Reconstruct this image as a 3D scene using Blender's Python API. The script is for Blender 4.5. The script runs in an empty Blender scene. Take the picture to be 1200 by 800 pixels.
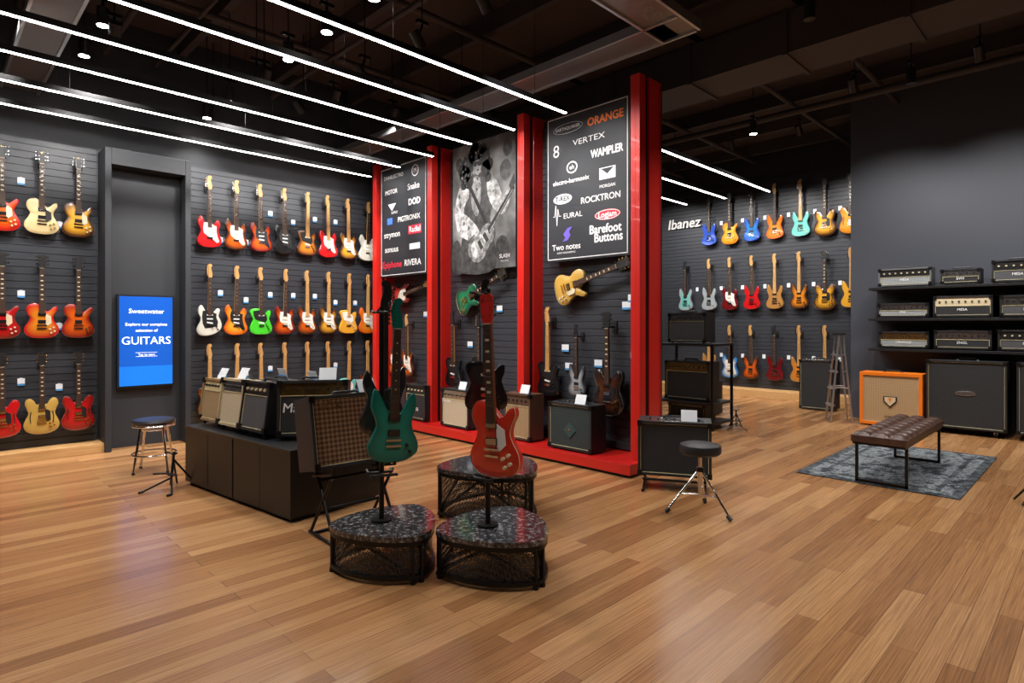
import bpy, math, random
from mathutils import Matrix, Vector, Euler
random.seed(4)
S=bpy.context.scene
COL=S.collection
R=math.radians
MATS={}
def nt(m):
    m.use_nodes=True
    return m.node_tree.nodes, m.node_tree.links
def mat(name,c,rough=.5,metal=0.,coat=0.,em=0.,spec=None,bump=0,bscale=200):
    if name in MATS: return MATS[name]
    m=bpy.data.materials.new(name); N,L=nt(m); b=N['Principled BSDF']
    c=tuple(c)+(1,)
    b.inputs['Base Color'].default_value=c
    b.inputs['Roughness'].default_value=rough
    b.inputs['Metallic'].default_value=metal
    b.inputs['Coat Weight'].default_value=coat
    if spec is not None: b.inputs['Specular IOR Level'].default_value=spec
    if em:
        b.inputs['Emission Color'].default_value=c
        b.inputs['Emission Strength'].default_value=em
    tc=N.new('ShaderNodeTexCoord'); n=N.new('ShaderNodeTexNoise'); n.inputs['Scale'].default_value=bscale if bump else 30
    L.new(tc.outputs['Object'],n.inputs['Vector'])
    if bump:
        bp=N.new('ShaderNodeBump'); bp.inputs['Strength'].default_value=bump; bp.inputs['Distance'].default_value=.003
        L.new(n.outputs['Fac'],bp.inputs['Height']); L.new(bp.outputs['Normal'],b.inputs['Normal'])
    elif not em:
        mr=N.new('ShaderNodeMapRange'); mr.inputs['To Min'].default_value=max(0,rough-.04); mr.inputs['To Max'].default_value=min(1,rough+.04)
        L.new(n.outputs['Fac'],mr.inputs['Value']); L.new(mr.outputs['Result'],b.inputs['Roughness'])
    MATS[name]=m; return m
def rampmat(name,stops,src,rough=.3,coat=0,scale=1,bump=0,mapscale=None,**kw):
    if name in MATS: return MATS[name]
    m=bpy.data.materials.new(name); N,L=nt(m); b=N['Principled BSDF']
    b.inputs['Roughness'].default_value=rough; b.inputs['Coat Weight'].default_value=coat
    r=N.new('ShaderNodeValToRGB'); e=r.color_ramp.elements
    while len(e)<len(stops): e.new(.5)
    for el,(p,c) in zip(e,stops): el.position=p; el.color=tuple(c)+(1,)
    if src=='attr':
        a=N.new('ShaderNodeAttribute'); a.attribute_name='edge'; out=a.outputs['Fac']
    else:
        tc=N.new('ShaderNodeTexCoord'); mp=N.new('ShaderNodeMapping'); L.new(tc.outputs['Object'],mp.inputs['Vector'])
        if mapscale: mp.inputs['Scale'].default_value=mapscale
        if src=='noise':
            t=N.new('ShaderNodeTexNoise'); t.inputs['Scale'].default_value=scale; t.inputs['Detail'].default_value=6; out=t.outputs['Fac']
            if 'detail_rough' in kw: t.inputs['Roughness'].default_value=kw['detail_rough']
        elif src=='checker':
            mp.inputs['Rotation'].default_value=(0,R(45),0)
            t=N.new('ShaderNodeTexChecker'); t.inputs['Scale'].default_value=scale; out=t.outputs['Fac']
        L.new(mp.outputs['Vector'],t.inputs['Vector'])
    L.new(out,r.inputs['Fac']); L.new(r.outputs['Color'],b.inputs['Base Color'])
    if bump:
        bp=N.new('ShaderNodeBump'); bp.inputs['Strength'].default_value=bump; bp.inputs['Distance'].default_value=.003
        L.new(out,bp.inputs['Height']); L.new(bp.outputs['Normal'],b.inputs['Normal'])
    MATS[name]=m; return m

TXT={}
def textmesh(s):
    if s in TXT: return TXT[s]
    cu=bpy.data.curves.new('t','FONT'); cu.body=s; cu.size=1; cu.align_x='CENTER'; cu.align_y='CENTER'; cu.resolution_u=3
    ob=bpy.data.objects.new('t',cu); COL.objects.link(ob)
    dg=bpy.context.evaluated_depsgraph_get(); dg.update()
    ev=ob.evaluated_get(dg); me=ev.to_mesh()
    v=[tuple(x.co) for x in me.vertices]; f=[tuple(p.vertices) for p in me.polygons]
    ev.to_mesh_clear(); bpy.data.objects.remove(ob); bpy.data.curves.remove(cu)
    TXT[s]=(v,f); return TXT[s]

class MB:
    def __init__(s):
        s.v=[];s.f=[];s.m=[];s.e=[];s.mats=[];s.M=Matrix()
    def mi(s,m):
        if m not in s.mats: s.mats.append(m)
        return s.mats.index(m)
    def add(s,vs,fs,m,edge=None):
        o=len(s.v); k=s.mi(m)
        s.v+=[tuple(s.M@Vector(p)) for p in vs]; s.f+=[tuple(i+o for i in f) for f in fs]; s.m+=[k]*len(fs)
        s.e+=edge if edge else [0.]*len(vs)
    def box(s,c,d,m,rot=None):
        x,y,z=d[0]/2,d[1]/2,d[2]/2
        vs=[Vector((a*x,b*y,e*z)) for a in(-1,1) for b in(-1,1) for e in(-1,1)]
        if rot: 
            q=Euler(rot).to_matrix(); vs=[q@p for p in vs]
        vs=[p+Vector(c) for p in vs]
        s.add(vs,[(0,1,3,2),(4,6,7,5),(0,4,5,1),(2,3,7,6),(0,2,6,4),(1,5,7,3)],m)
    def bx(s,x0,x1,y0,y1,z0,z1,m): s.box(((x0+x1)/2,(y0+y1)/2,(z0+z1)/2),(abs(x1-x0),abs(y1-y0),abs(z1-z0)),m)
    def cyl(s,p1,p2,r,m,seg=12,r2=None):
        p1=Vector(p1);p2=Vector(p2);r2=r if r2 is None else r2
        d=(p2-p1).normalized(); a=d.orthogonal().normalized(); b=d.cross(a)
        vs=[]
        for p,rr in((p1,r),(p2,r2)):
            for i in range(seg):
                t=2*math.pi*i/seg; vs.append(p+a*math.cos(t)*rr+b*math.sin(t)*rr)
        fs=[(i,(i+1)%seg,seg+(i+1)%seg,seg+i) for i in range(seg)]+[tuple(range(seg))[::-1],tuple(range(seg,2*seg))]
        s.add(vs,fs,m)
    def tube(s,pts,r,m,seg=8):
        for a,b in zip(pts,pts[1:]): s.cyl(a,b,r,m,seg)
    def ring(s,c,rad,r,m,seg=24,ts=6):
        vs=[];fs=[]
        for i in range(seg):
            t=2*math.pi*i/seg
            for j in range(ts):
                u=2*math.pi*j/ts; q=rad+r*math.cos(u)
                vs.append((c[0]+q*math.cos(t),c[1]+q*math.sin(t),c[2]+r*math.sin(u)))
        for i in range(seg):
            for j in range(ts):
                fs.append((i*ts+j,((i+1)%seg)*ts+j,((i+1)%seg)*ts+(j+1)%ts,i*ts+(j+1)%ts))
        s.add(vs,fs,m)
    def lathe(s,prof,m,c=(0,0,0),seg=32):
        vs=[];fs=[];n=len(prof)
        for i in range(seg):
            t=2*math.pi*i/seg
            for r,z in prof: vs.append((c[0]+r*math.cos(t),c[1]+r*math.sin(t),c[2]+z))
        for i in range(seg):
            for j in range(n-1):
                fs.append((i*n+j,((i+1)%seg)*n+j,((i+1)%seg)*n+j+1,i*n+j+1))
        s.add(vs,fs,m)
    def prism(s,pts,y0,y1,m):
        n=len(pts)
        vs=[(p[0],y0,p[1]) for p in pts]+[(p[0],y1,p[1]) for p in pts]
        s.add(vs,[(i,(i+1)%n,n+(i+1)%n,n+i) for i in range(n)]+[tuple(range(n)),tuple(range(n,2*n))[::-1]],m)
    def hprism(s,pts,z0,z1,m,cap=True):
        n=len(pts)
        vs=[(p[0],p[1],z0) for p in pts]+[(p[0],p[1],z1) for p in pts]
        fs=[(i,(i+1)%n,n+(i+1)%n,n+i) for i in range(n)]
        if cap: fs+=[tuple(range(n)),tuple(range(n,2*n))[::-1]]
        s.add(vs,fs,m)
    def text(s,t,c,size,m,sx=1,slant=0,bold=0):
        v,f=textmesh(t)
        offs=[(0,0)] if not bold else [(-bold,0),(bold,0),(0,bold),(0,-bold)]
        for i,(ox,oz) in enumerate(offs):
            s.add([(c[0]+p[0]*size*sx+slant*p[1]*size+ox*size,c[1]-i*.00005,c[2]+p[1]*size+oz*size) for p in v],f,m)
    def obj(s,name,loc=(0,0,0),rz=0,M=None,bevel=0,smooth=True,parent=None):
        me=bpy.data.meshes.new(name); me.from_pydata(s.v,[],s.f)
        for m in s.mats: me.materials.append(m)
        me.polygons.foreach_set('material_index',s.m)
        if any(s.e):
            a=me.attributes.new('edge','FLOAT','POINT'); a.data.foreach_set('value',s.e)
        import bmesh
        bm=bmesh.new(); bm.from_mesh(me); bmesh.ops.recalc_face_normals(bm,faces=bm.faces[:]); bm.to_mesh(me); bm.free()
        if smooth:
            me.polygons.foreach_set('use_smooth',[True]*len(me.polygons)); me.set_sharp_from_angle(angle=R(38))
        me.update()
        o=bpy.data.objects.new(name,me); COL.objects.link(o)
        if M is not None: o.matrix_world=M
        else:
            o.location=loc; o.rotation_euler=(0,0,rz)
        if bevel:
            b=o.modifiers.new('Bevel','BEVEL'); b.width=bevel; b.segments=2; b.limit_method='ANGLE'; b.angle_limit=R(50)
        if parent: o.parent=parent
        return o

# ---------------- materials
BLK=mat('black_satin',(.012,.012,.013),.42)
BLKM=mat('black_metal',(.016,.016,.017),.35,.6)
TOLEX=mat('black_tolex',(.015,.015,.017),.5,bump=.4,bscale=300)
CHROME=mat('chrome',(.75,.75,.77),.12,1)
NICK=mat('nickel',(.6,.6,.6),.25,1)
GOLDM=mat('gold_metal',(.8,.55,.2),.25,1)
ALU=mat('aluminium',(.55,.56,.58),.35,.9)
WHITE=mat('white_plastic',(.75,.75,.72),.35)
CREAM=mat('cream_plastic',(.65,.55,.36),.4)
WHTXT=mat('print_white',(.85,.85,.85),.6)
REDL=mat('red_lacquer',(.60,.016,.010),.35,coat=.2)
WALL=mat('charcoal_paint',(.024,.026,.031),.6,bump=.1,bscale=60)
GWALL=mat('grey_paint',(.056,.061,.078),.6,bump=.1,bscale=60)
SLAT=mat('slatwall_charcoal',(.033,.036,.044),.42)
CEIL=mat('ceiling_dark',(.052,.036,.034),.9)
CEILT=mat('ceiling_steel',(.046,.037,.037),.7)
LED=mat('led_diffuser',(1,.97,.94),.5,em=36)
LAMP=mat('lamp_lens',(1,.93,.82),.5,em=40)
MAPLE=mat('maple_neck',(.52,.28,.095),.35,coat=.2)
ROSE=mat('rosewood_board',(.045,.022,.013),.45)
MAHO=mat('mahogany_neck',(.16,.045,.018),.35,coat=.2)
TRIM=rampmat('light_wood_trim',[(.3,(.50,.27,.1)),(.7,(.66,.40,.17))],'noise',.45,scale=4,mapscale=(1,14,14))
GRANITE=rampmat('speckled_granite',[(.42,(.012,.012,.014)),(.52,(.05,.05,.055)),(.60,(.20,.20,.20)),(.73,(.48,.46,.47))],'noise',.12,coat=.5,scale=34,detail_rough=.75)

def floor_mat():
    m=bpy.data.materials.new('bamboo_plank_floor'); N,L=nt(m); b=N['Principled BSDF']
    tc=N.new('ShaderNodeTexCoord')
    br=N.new('ShaderNodeTexBrick'); br.offset=.37; br.offset_frequency=2
    br.inputs['Scale'].default_value=1; br.inputs['Brick Width'].default_value=1.85; br.inputs['Row Height'].default_value=.098
    br.inputs['Mortar Size'].default_value=.0010; br.inputs['Mortar Smooth'].default_value=.1; br.inputs['Bias'].default_value=0
    br.inputs['Color1'].default_value=(0,0,0,1); br.inputs['Color2'].default_value=(1,1,1,1); br.inputs['Mortar'].default_value=(.3,.3,.3,1)
    L.new(tc.outputs['Object'],br.inputs['Vector'])
    r=N.new('ShaderNodeValToRGB'); e=r.color_ramp.elements
    e[0].position=0; e[0].color=(.300,.138,.055,1); e[1].position=1; e[1].color=(.530,.295,.135,1)
    x=e.new(.5); x.color=(.405,.203,.084,1)
    L.new(br.outputs['Color'],r.inputs['Fac'])
    mp=N.new('ShaderNodeMapping'); mp.inputs['Scale'].default_value=(.9,60,1); L.new(tc.outputs['Object'],mp.inputs['Vector'])
    n=N.new('ShaderNodeTexNoise'); n.inputs['Scale'].default_value=2.4; n.inputs['Detail'].default_value=6; n.inputs['Roughness'].default_value=.7
    L.new(mp.outputs['Vector'],n.inputs['Vector'])
    g=N.new('ShaderNodeValToRGB'); g.color_ramp.elements[0].position=.32; g.color_ramp.elements[0].color=(.47,.42,.38,1); g.color_ramp.elements[1].position=.64; g.color_ramp.elements[1].color=(1.15,1.13,1.08,1)
    L.new(n.outputs['Fac'],g.inputs['Fac'])
    mx=N.new('ShaderNodeMix'); mx.data_type='RGBA'; mx.blend_type='MULTIPLY'; mx.inputs['Factor'].default_value=.9
    L.new(r.outputs['Color'],mx.inputs[6]); L.new(g.outputs['Color'],mx.inputs[7])
    m2=N.new('ShaderNodeMix'); m2.data_type='RGBA'; m2.blend_type='MIX'
    L.new(br.outputs['Fac'],m2.inputs['Factor']); L.new(mx.outputs[2],m2.inputs[6]); m2.inputs[7].default_value=(.09,.035,.014,1)
    L.new(m2.outputs[2],b.inputs['Base Color'])
    b.inputs['Roughness'].default_value=.22
    bp=N.new('ShaderNodeBump'); bp.inputs['Strength'].default_value=.08; bp.inputs['Distance'].default_value=.002
    L.new(n.outputs['Fac'],bp.inputs['Height']); L.new(bp.outputs['Normal'],b.inputs['Normal'])
    return m
FLOOR=floor_mat()

# ---------------- room shell
def single(name,x0,x1,y0,y1,z0,z1,m,bevel=0):
    b=MB(); b.bx(x0,x1,y0,y1,z0,z1,m); return b.obj(name,smooth=False,bevel=bevel)
CH=4.9
single('floor',-4,12.2,-4,8.4,-.1,0,FLOOR)
single('ceiling',-4,12.2,-4,8.4,CH,CH+.1,CEIL)
single('wall_left',-4,12.2,8.1,8.3,0,CH,WALL)
single('wall_far',11.85,12.1,2.8,8.1,0,CH,WALL)
single('wall_right',10.0,12.1,-4,2.8,0,CH,GWALL)
single('wall_rear',-4.2,-4,-4,8.1,0,CH,WALL)
single('wall_near',-4,12.1,-4.2,-4,0,CH,GWALL)
single('trim_1',-4,1.44,7.78,8.1,0,.10,TRIM,.004)
single('trim_2',2.3,4.55,7.78,8.1,0,.10,TRIM,.004)
single('trim_3',11.35,11.85,2.82,8.1,0,.14,TRIM,.004)

def slats_y(name,x0,x1,z0,z1,Y):
    b=MB(); b.bx(x0,x1,Y-.012,Y,z0,z1,BLK)
    z=z0
    while z<z1-.02:
        b.bx(x0,x1,Y-.028,Y-.012,z+.004,min(z+.074,z1),SLAT); z+=.0762
    return b.obj(name,smooth=False)
def slats_x(name,y0,y1,z0,z1,X):
    b=MB(); b.bx(X-.012,X,y0,y1,z0,z1,BLK)
    z=z0
    while z<z1-.02:
        b.bx(X-.028,X-.012,y0,y1,z+.004,min(z+.074,z1),SLAT); z+=.0762
    return b.obj(name,smooth=False)
slats_y('slatwall_panel',-2.5,1.42,.1,3.36,8.099)
slats_y('slatwall_panel',2.32,5.07,.1,3.36,8.099)
slats_x('slatwall_panel',2.82,8.05,.14,4.25,11.849)

b=MB()
b.bx(1.44,1.50,7.74,8.1,0,3.34,WALL); b.bx(2.24,2.30,7.74,8.1,0,3.34,WALL)
b.bx(1.50,2.24,7.74,8.1,3.16,3.34,WALL); b.bx(1.50,2.24,7.95,8.1,0,3.16,WALL)
b.obj('display_column',smooth=False,bevel=.004)
b=MB()
SCRB=mat('screen_blue',(.008,.07,.36),.2,em=.9); SCRC=mat('screen_cyan',(.010,.13,.55),.2,em=.95); SCRW=mat('screen_white',(.9,.95,1),.3,em=1.2)
b.bx(1.58,2.16,7.89,7.949,.68,1.74,BLK)
b.bx(1.60,2.14,7.885,7.89,.70,1.72,SCRB); b.bx(1.60,2.14,7.883,7.886,.70,.92,SCRC)
for t,z,s in(('Sweetwater',1.55,.075),('Explore our complete',1.40,.048),('selection of',1.33,.048),('GUITARS',1.21,.125),('Tap to start',1.05,.035)):
    b.text(t,(1.87,7.880,z),s,SCRW)
b.bx(1.76,1.98,7.8825,7.884,1.03,1.033,SCRW); b.bx(1.76,1.98,7.8825,7.884,1.075,1.078,SCRW)
b.obj('digital_kiosk_screen',smooth=False)

# ---------------- red display wall
b=MB()
b.bx(5.08,5.14,3.10,8.07,.12,3.72,BLK)
for y0,y1 in((3.2,4.60),(4.72,6.27),(6.39,7.6)):
    z=.13
    while z<3.6:
        b.bx(5.064,5.08,y0,y1,z+.004,z+.074,SLAT); z+=.0762
for y in(3.10,4.60,6.27,7.60):
    b.bx(4.75,4.85,y,y+.045,.12,3.74,REDL); b.bx(4.85,4.91,y+.02,y+.045,.12,3.74,BLK); b.bx(4.91,5.12,y,y+.045,.12,3.74,REDL)
    b.bx(4.75,4.80,y+.045,y+.10,.12,3.74,REDL)
    b.bx(4.80,5.08,y+.045,y+.10,.12,3.74,BLK)
b.bx(4.56,5.14,3.08,7.70,.03,.12,REDL); b.bx(4.60,5.14,3.12,7.70,0,.03,BLK)
b.bx(4.56,4.75,3.08,7.70,.12,.125,mat('red_deck',(.48,.012,.010),.3))
b.obj('red_display_wall',smooth=False,bevel=.003)

def face_x(x,y,z): return Matrix.Translation((x,y,z))@Matrix.Rotation(R(-90),4,'Z')
ORG=mat('print_orange',(.85,.18,.01),.6); PRED=mat('print_red',(.65,.02,.05),.6); PBLUE=mat('print_blue',(.06,.18,.75),.6); PGR=mat('print_grey',(.25,.25,.27),.6); PYEL=mat('print_cream',(.7,.62,.35),.6)
POST=mat('poster_charcoal',(.018,.020,.026),.5)
def frame(b,w,h,base):
    b.bx(-w/2,w/2,0,.04,-h/2,h/2,BLK)
    b.bx(-w/2+.012,w/2-.012,-.003,0,-h/2+.012,h/2-.012,base)
    for x in(-w/2+.022,w/2-.030): b.bx(x,x+.008,-.005,-.003,-h/2+.025,h/2-.025,WHTXT)
    for z in(-h/2+.022,h/2-.030): b.bx(-w/2+.022,w/2-.022,-.005,-.003,z,z+.008,WHTXT)
def oval(b,cx,cz,rx,rz,m,y=-.006,n=20):
    b.add([(cx+rx*math.cos(2*math.pi*i/n),y,cz+rz*math.sin(2*math.pi*i/n)) for i in range(n)],[tuple(range(n))],m)
b=MB(); frame(b,1.09,1.58,POST)
for t,x,z,s,m,bo,wd in(('EARTHQUAKER',-.24,.63,.048,WHTXT,.01,1),('ORANGE',.25,.62,.115,ORG,.03,.95),('8',-.40,.40,.19,WHTXT,0,1),('VERTEX',.04,.45,.085,WHTXT,0,1.4),('WAMPLER',.27,.28,.115,WHTXT,.035,.75),
    ('electro-harmonix',-.20,.06,.070,WHTXT,.012,1),('MORGAN',.28,-.07,.045,WHTXT,.01,1),('ROCKTRON',.19,-.18,.090,WHTXT,.02,1),('EURAL',-.17,-.31,.08,WHTXT,0,1.1),('Two notes',-.26,-.64,.09,WHTXT,.01,1),('AUDIO ENGINEERING',-.26,-.70,.026,WHTXT,0,1),
    ('Barefoot',.25,-.50,.125,WHTXT,.03,.9),('Buttons',.29,-.59,.125,WHTXT,.03,.9)):
    b.text(t,(x,-.006,z),s,m,bold=bo,sx=wd)
oval(b,-.18,.20,.075,.065,WHTXT); oval(b,-.18,.20,.06,.05,POST,-.007); b.text('eh',(-.18,-.008,.2),.07,WHTXT)
b.add([(.18,-.006,.12),(.38,-.006,.12),(.38,-.006,.00),(.18,-.006,.00)],[(0,1,2,3)],WHTXT); b.add([(.20,-.007,.11),(.36,-.007,.11),(.28,-.007,.05)],[(0,1,2)],POST)
oval(b,-.31,-.12,.13,.055,WHTXT); b.text('T-REX',(-.31,-.008,-.12),.075,POST,bold=.03)
oval(b,.28,-.36,.16,.055,PRED); oval(b,.28,-.36,.155,.050,WHTXT,-.0065); oval(b,.28,-.36,.148,.043,PRED,-.007); b.text('Logjam',(.28,-.008,-.36),.08,WHTXT,bold=.02)
zz=[(-.44,-.3),(-.42,-.3),(-.405,-.18),(-.39,-.40),(-.375,-.22),(-.36,-.3),(-.33,-.3)]
for p,q in zip(zz,zz[1:]): b.cyl((p[0],-.006,p[1]),(q[0],-.006,q[1]),.004,WHTXT,4)
VIO=mat('print_violet',(.16,.10,.62),.6)
b.prism([(-.30,-.50),(-.24,-.44),(-.18,-.43),(-.22,-.48),(-.20,-.52),(-.24,-.57),(-.31,-.58),(-.27,-.54)],-.007,-.006,VIO)
for k in range(3): oval(b,-.24,.63,.205-.004*k,.055-.004*k,(WHTXT,POST,POST)[k],-.0042-k*.0002)
b.obj('amp_brands_poster',M=face_x(4.93,3.875,2.87),smooth=False)

b=MB(); frame(b,1.12,1.58,POST)
for t,x,z,s,m,bo in(('DANELECTRO',-.22,.63,.075,WHTXT,0),('MOTOR',-.28,.42,.085,WHTXT,.03),('Snake',.26,.42,.12,WHTXT,.02),('DOD',.28,.21,.12,WHTXT,.04),('PIGTRONIX',.15,.0,.10,WHTXT,.01),
  ('strymon',-.26,-.19,.12,WHTXT,.01),('Radial',.29,-.17,.11,WHTXT,.02),('sonuus',-.27,-.40,.12,WHTXT,.01),('Epiphone',-.26,-.62,.13,PRED,.02),('RIVERA',.24,-.62,.12,WHTXT,.02),('SUPRO',-.2,.12,.05,WHTXT,0)):
    if t=='Radial': b.bx(.14,.44,-.0058,-.005,-.23,-.11,PRED)
    b.text(t,(x,-.006,z),s,m,bold=bo)
oval(b,.3,.63,.08,.08,WHTXT);oval(b,.3,.63,.065,.065,POST,-.007);b.text('M',(.3,-.008,.63),.09,WHTXT)
b.add([(-.36,-.006,.25),(-.16,-.006,.25),(-.26,-.006,.15)],[(0,1,2)],WHTXT)
b.bx(-.38,-.25,-.0065,-.006,-.04,.05,PBLUE); b.bx(.17,.41,-.0065,-.006,-.44,-.36,WHTXT)
b.obj('guitar_brands_poster',M=face_x(4.80,7.00,2.87),smooth=False)

# b/w guitarist poster (flat print)
b=MB(); w,h=1.17,1.62
b.bx(-w/2,w/2,0,.04,-h/2,h/2,BLK)
PB=rampmat('poster_backdrop',[(.3,(.03,.03,.03)),(.5,(.13,.13,.13)),(.62,(.28,.28,.28)),(.8,(.5,.5,.5))],'noise',.5,scale=2.2)
def g(v): return rampmat('print_g%03d'%int(v*1000),[(.34,(v*.22,)*3),(.5,(v*.9,)*3),(.66,(min(1,v*1.7),)*3)],'noise',.55,scale=11,detail_rough=.65)
b.bx(-w/2+.01,w/2-.01,-.003,0,-h/2+.01,h/2-.01,PB)
def poly(pts,m,y): b.add([((u-.5)*w,y,(v-.5)*h) for u,v in pts],[tuple(range(len(pts)))],m)
def crom(P,n=5):
    out=[];k=len(P)
    for i in range(k):
        p0,p1,p2,p3=P[i-1],P[i],P[(i+1)%k],P[(i+2)%k]
        for j in range(n):
            t=j/n
            out.append(tuple(.5*((2*p1[a])+(-p0[a]+p2[a])*t+(2*p0[a]-5*p1[a]+4*p2[a]-p3[a])*t*t+(-p0[a]+3*p1[a]-3*p2[a]+p3[a])*t**3) for a in(0,1)))
    return out
def spoly(pts,m,y): poly(crom(pts,4),m,y)
def blob(u,v,r,m,y,sq=1): oval(b,(u-.5)*w,(v-.5)*h,r,r*sq,m,y,14)
for u,v,r in((.85,.72,.10),(.88,.88,.08),(.12,.85,.07),(.8,.15,.12)): blob(u,v,r,g(.05),-.0035,1.3)
spoly([(.01,.01),(.01,.22),(.12,.24),(.2,.01)],g(.03),-.004)
spoly([(.20,.70),(.40,.75),(.62,.71),(.70,.55),(.62,.38),(.70,.01),(.12,.01),(.18,.3),(.15,.5)],g(.045),-.0045)
spoly([(.32,.70),(.46,.71),(.47,.55),(.42,.42),(.33,.50)],g(.26),-.0047)
spoly([(.22,.71),(.12,.66),(.05,.50),(.08,.36),(.19,.36),(.20,.5),(.29,.60)],g(.44),-.005)
spoly([(.08,.40),(.19,.46),(.40,.35),(.46,.27),(.40,.22),(.13,.29)],g(.50),-.0052)
for (u,v) in((.12,.6),(.14,.52),(.2,.38),(.28,.34)): blob(u,v,.022,g(.10),-.0053,1.4)
spoly([(.59,.71),(.72,.66),(.82,.52),(.88,.56),(.92,.51),(.82,.40),(.68,.45),(.58,.58)],g(.40),-.005)
for u,v,r in((.40,.90,.14),(.28,.84,.13),(.52,.86,.12),(.22,.76,.11),(.55,.77,.10),(.28,.70,.09),(.60,.80,.08),(.17,.80,.08),(.38,.94,.09),(.52,.93,.06),(.20,.68,.06),(.59,.70,.06)):
    blob(u,v,r,g(.015),-.0055)
for i in range(70):
    a=random.random()*6.28; rr=.09+random.random()*.14
    blob(.39+rr*1.1*math.cos(a),.82+rr*.85*math.sin(a),.013,g(random.choice([.02,.04,.09,.14])),-.0057,random.uniform(.5,1.8))
spoly([(.36,.835),(.39,.85),(.46,.85),(.485,.82),(.465,.76),(.43,.735),(.385,.76),(.36,.80)],g(.24),-.006)
spoly([(.36,.85),(.42,.84),(.49,.85),(.485,.805),(.44,.805),(.42,.82),(.40,.805),(.365,.81)],g(.01),-.0061)
spoly([(.41,.775),(.43,.782),(.455,.775),(.43,.765)],g(.05),-.0061)
for u,v,r,gg,y in((.42,.17,.19,.03,-.0064),(.58,.27,.145,.03,-.0064),(.42,.17,.178,.20,-.0066),(.58,.27,.133,.20,-.0066),(.50,.215,.14,.22,-.0067),(.42,.17,.12,.40,-.0068),(.56,.26,.08,.38,-.0068)): blob(u,v,r,g(gg),y)
poly([(.61,.265),(.58,.31),(.97,.60),(.985,.57)],g(.02),-.0070)
poly([(.62,.28),(.61,.29),(.95,.57),(.96,.56)],g(.25),-.0071)
poly([(.93,.56),(.90,.60),(.975,.68),(.99,.61)],g(.02),-.0071)
for u,v in((.47,.195),(.555,.245)): poly([(u-.05,v+.02),(u+.01,v-.04),(u+.05,v-.02),(u-.01,v+.045)],g(.02),-.0072)
for k in range(4): blob(.40+.022*k,.285-.008*k,.020,g(.46),-.0074,1.5); blob(.83+.018*k,.515+.014*k,.018,g(.42),-.0074,1.4)
poly([(.24,.70),(.28,.71),(.60,.34),(.57,.31)],g(.01),-.0063)
b.text('SLASH',((.84-.5)*w,-.0078,(.09-.5)*h),.065,WHTXT,bold=.02); b.text('Gibson artist',((.84-.5)*w,-.0078,(.055-.5)*h),.026,WHTXT)
b.obj('guitarist_poster',M=face_x(4.95,5.50,2.88),smooth=False)

# ---------------- guitars
OUT={
'strat':[(-.028,.115),(-.055,.12),(-.085,.175),(-.112,.212),(-.137,.185),(-.152,.12),(-.128,.055),(-.112,0),(-.138,-.065),(-.160,-.12),(-.14,-.18),(-.075,-.212),(0,-.218),(.09,-.205),(.150,-.165),(.160,-.10),(.125,-.02),(.120,.04),(.142,.095),(.135,.14),(.105,.172),(.08,.145),(.055,.10),(.028,.095)],
'lp':[(-.028,.168),(-.07,.182),(-.115,.165),(-.140,.12),(-.135,.065),(-.108,.01),(-.125,-.04),(-.158,-.1),(-.155,-.165),(-.10,-.215),(0,-.228),(.10,-.215),(.155,-.165),(.158,-.1),(.125,-.04),(.108,.01),(.122,.06),(.146,.105),(.140,.145),(.11,.138),(.08,.105),(.05,.09),(.028,.11)],
'tele':[(-.028,.160),(-.08,.166),(-.135,.155),(-.155,.115),(-.135,.055),(-.118,0),(-.142,-.065),(-.160,-.12),(-.145,-.18),(-.08,-.21),(0,-.214),(.09,-.208),(.150,-.175),(.160,-.11),(.132,-.03),(.118,.02),(.14,.085),(.135,.135),(.10,.135),(.07,.10),(.028,.095)],
'es':[(-.028,.115),(-.055,.12),(-.075,.16),(-.11,.19),(-.15,.175),(-.162,.12),(-.142,.055),(-.13,0),(-.158,-.07),(-.176,-.135),(-.15,-.20),(-.085,-.238),(0,-.248),(.085,-.238),(.15,-.20),(.176,-.135),(.158,-.07),(.13,0),(.142,.055),(.162,.12),(.15,.175),(.11,.19),(.075,.16),(.055,.12),(.028,.115)],
'offset':[(-.028,.12),(-.06,.13),(-.09,.185),(-.12,.195),(-.145,.15),(-.148,.09),(-.122,.04),(-.118,-.02),(-.15,-.09),(-.165,-.15),(-.13,-.21),(-.05,-.225),(.05,-.205),(.13,-.155),(.162,-.085),(.145,-.01),(.118,.05),(.13,.10),(.135,.14),(.105,.158),(.075,.13),(.05,.10),(.028,.10)],
'super':[(-.028,.095),(-.05,.12),(-.085,.19),(-.118,.228),(-.132,.18),(-.135,.11),(-.112,.05),(-.105,0),(-.132,-.065),(-.152,-.12),(-.132,-.18),(-.07,-.208),(0,-.212),(.08,-.2),(.142,-.16),(.150,-.10),(.117,-.02),(.110,.04),(.13,.10),(.132,.16),(.108,.205),(.08,.15),(.05,.09),(.028,.08)]}
def paint(c,kind='gloss'):
    return mat('lacquer_%02x%02x%02x'%tuple(int(x*255) for x in c),c,.22,coat=.5)
def burst(c0,c1):
    nm='burst_'+'%02x%02x%02x'%tuple(int(x*255) for x in c0)+'%02x%02x%02x'%tuple(int(x*255) for x in c1)
    mid=tuple(a*.6+b_*.4 for a,b_ in zip(c0,c1))
    return rampmat(nm,[(.08,c0),(.36,mid),(.72,c1)],'attr',.2,coat=.5)
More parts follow.
